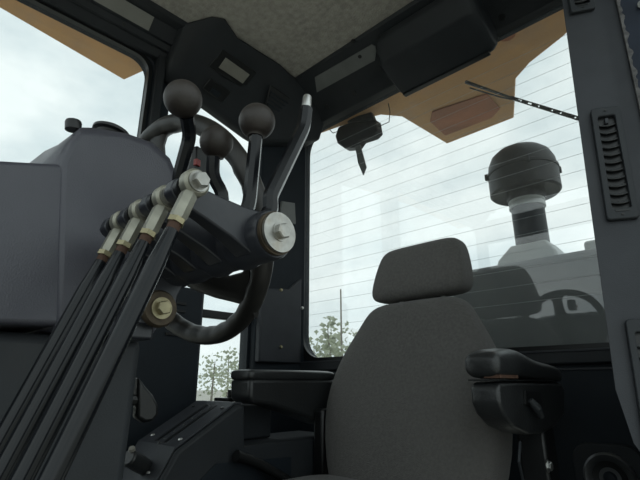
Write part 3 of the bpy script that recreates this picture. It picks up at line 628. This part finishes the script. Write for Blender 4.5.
# ================================================================== OUTSIDE: engine hood, intake, wiper, work lamp
hz = 1.205
hood = thing('engine_hood', 'grey engine hood outside, behind the rear window', 'engine hood', (.5, -2.4, .3))
MB().box((-.35, -3.3, .2), (.98, -1.75, hz)).build('body', 'hood_grey', hood, bevel=.03, seg=3)
b0 = P(503, 258, Y=-1.84); b1 = P(566, 254, Y=-1.84)
xc, yc = .625, -1.93
MB().loft([[V(xc+sx*w, yc+sy*w*.9, z) for sx, sy in ((1, 1), (-1, 1), (-1, -1), (1, -1))] for z, w in ((hz-.01, .125), (hz+.03, .115), (hz+.095, .070))]).build('intake_base', 'hood_light', hood, bevel=.01)
MB().box((.36, -1.90, hz-.004), (.42, -1.84, hz+.05)).build('filler_cap', 'hood_light', hood, bevel=.012)
ai = thing('air_precleaner', 'black mushroom shaped air precleaner standing on the engine hood', 'air intake', (xc, yc, hz+.10))
MB().lathe([(0, 0), (.066, 0), (.066, .235), (0, .235)], (xc, yc, hz+.095), UPZ, n=36).build('stem', 'intake_black', ai)
MB().lathe([(.066, 0), (.073, 0), (.073, .012), (.069, .014), (.069, .022), (.073, .024), (.073, .034), (.066, .034)], (xc, yc, hz+.262), UPZ, n=36).build('clamp', 'hood_light', ai)
MB().lathe([(.066, 0), (.076, 0), (.08, .02), (.076, .04), (.066, .04)], (xc, yc, hz+.297), UPZ, n=36).build('collar', 'intake_black', ai)
cz = hz+.325
MB().lathe([(.05, .015), (.135, .0), (.143, .008), (.143, .095), (.147, .097), (.147, .108), (.141, .112), (.137, .145), (.122, .180), (.095, .205), (.055, .220), (.02, .224), (0, .224)], (xc, yc, cz), UPZ, n=48).build('cap', 'intake_black', ai, ang=35)
for k in range(4):
    a = k*math.pi/2+.5; q = V(xc+.149*math.cos(a), yc+.149*math.sin(a), cz+.10); MB().box(q-V(.007, .007, .014), q+V(.007, .007, .014)).build('clip', 'intake_black', ai, bevel=.002)

wi = thing('rear_wiper', 'slim black rear wiper outside the glass, below the overhead box', 'wiper', P(470, 84, Y=YG-.05))
a, b = P(466, 82, Y=YG-.045), P(580, 119, Y=YG-.03); mid_ = P(515, 99, Y=YG-.045)
MB().tube([a, mid_], [.007, .004], 8).build('arm', 'black_plastic', wi)
a2 = P(470, 88, Y=YG-.04)
MB().tube([a2, P(500, 97, Y=YG-.04), P(520, 101, Y=YG-.035)], .003, 8).build('link', 'black_plastic', wi)
d_ = (b-mid_).normalized(); nn = V(0, 1, 0).cross(d_).normalized()
for s_ in (-1, 1): MB().obox((mid_+b)/2+nn*.0045*s_, (d_, nn, V(0, 1, 0)), ((b-mid_).length/2+.02, .0015, .003)).build('blade_rail', 'black_plastic', wi)
for k in range(7): MB().obox(mid_*(1-k/6)+b*(k/6), (d_, nn, V(0, 1, 0)), (.012 if k not in (3, 5) else .022, .004, .003)).build('blade_bridge', 'black_plastic', wi)

wk = thing('work_lamp', 'dark work lamp hanging under the roof overhang outside the rear window', 'lamp', P(355, 145, Y=-1.52))
YL = -1.525
MB().prism([P(u, v, Y=YL) for u, v in ((335, 136), (338, 127), (350, 122), (375, 119), (377, 131), (372, 136), (360, 140), (355, 147), (344, 148), (337, 143))], (0, -.05, 0)).build('housing', 'intake_black', wk, bevel=.006)
MB().prism([P(u, v, Y=YL) for u, v in ((347, 122), (351, 118), (371, 112), (374, 119))], (0, -.02, 0)).build('bracket', 'intake_black', wk)
MB().prism([P(u, v, Y=YL+.01) for u, v in ((355, 146), (360, 145), (366, 167), (363, 175), (358, 163))], (0, -.006, 0)).build('strap', 'hood_grey', wk)
MB().tube([P(u, v, Y=YL) for u, v in ((328, 122), (329, 129), (333, 133), (339, 131), (341, 126))], .0022, 6).build('cable', 'black_plastic', wk)
MB().tube([P(u, v, Y=YL-.02) for u, v in ((388, 102), (390, 112), (389, 122), (380, 126), (374, 127))], .0022, 6).build('cable', 'black_plastic', wk)

# ================================================================== OUTSIDE: ground, trees, pole
g = MB().lathe([(0, 0), (30, 0), (160, 0), (160, -.2), (0, -.2)], (20, -20, -1.7), UPZ, n=48).build('ground', 'ground_dust'); tag(g, 'pale dusty ground outside beyond the cab windows', 'ground', 'structure')
def tree(u, v_top, dist, w, label, seed):
    k = ray(u, 383); k = Vector((k.x, k.y, 0)).normalized(); b = k*dist; b.z = -1.7
    kt = ray(u, v_top); zt = CAM.z + dist*kt.z/math.hypot(kt.x, kt.y); h = zt+1.7
    t = thing('tree', label, 'tree', b, 'distant trees')
    R = random.Random(seed)
    MB().tube([b, b+V(R.uniform(-.2, .2), 0, h*.45), b+V(R.uniform(-.3, .3), 0, h*.85)], [.12, .09, .03], 6).build('trunk', 'bark', t)
    mb = MB()
    for q in range(210):
        az, zz = R.uniform(0, 6.283), R.uniform(-1, 1); rr = R.random()**.45; lob = 1+.35*math.sin(az*3+seed)*math.cos(zz*4+seed)
        c = b + V(math.cos(az)*math.sqrt(1-zz*zz)*w*rr*lob, math.sin(az)*math.sqrt(1-zz*zz)*w*rr*lob, h*.58+zz*h*.42*rr)
        s_ = h*.032*R.uniform(.6, 1.4); a = Vector((R.uniform(-1, 1), R.uniform(-1, 1), R.uniform(-1, 1))).normalized(); p, q2 = ortho(a)
        mb.add([c+p*s_, c+q2*s_*.8, c-p*s_, c-q2*s_*.8], [(0, 1, 2, 3)])
    mb.build('foliage', 'hazy_leaf', t, smooth=False)['kind'] = 'stuff'
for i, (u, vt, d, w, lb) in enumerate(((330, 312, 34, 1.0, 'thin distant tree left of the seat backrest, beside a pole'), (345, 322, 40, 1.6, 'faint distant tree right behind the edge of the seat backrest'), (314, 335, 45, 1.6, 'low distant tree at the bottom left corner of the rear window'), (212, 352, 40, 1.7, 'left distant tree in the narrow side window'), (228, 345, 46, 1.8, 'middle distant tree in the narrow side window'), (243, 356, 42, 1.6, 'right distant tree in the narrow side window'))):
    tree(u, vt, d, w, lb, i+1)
k = ray(342, 383); k = Vector((k.x, k.y, 0)).normalized()*38
pole = MB().tube([(k.x, k.y, -1.7), (k.x, k.y, CAM.z+38*.20)], [.09, .06], 8).build('utility_pole', 'bark', None, origin=(k.x, k.y, -1.7)); tag(pole, 'thin distant pole seen through the rear window beside the seat', 'pole')

for o in bpy.data.objects:
    if '_o' in o: del o['_o']
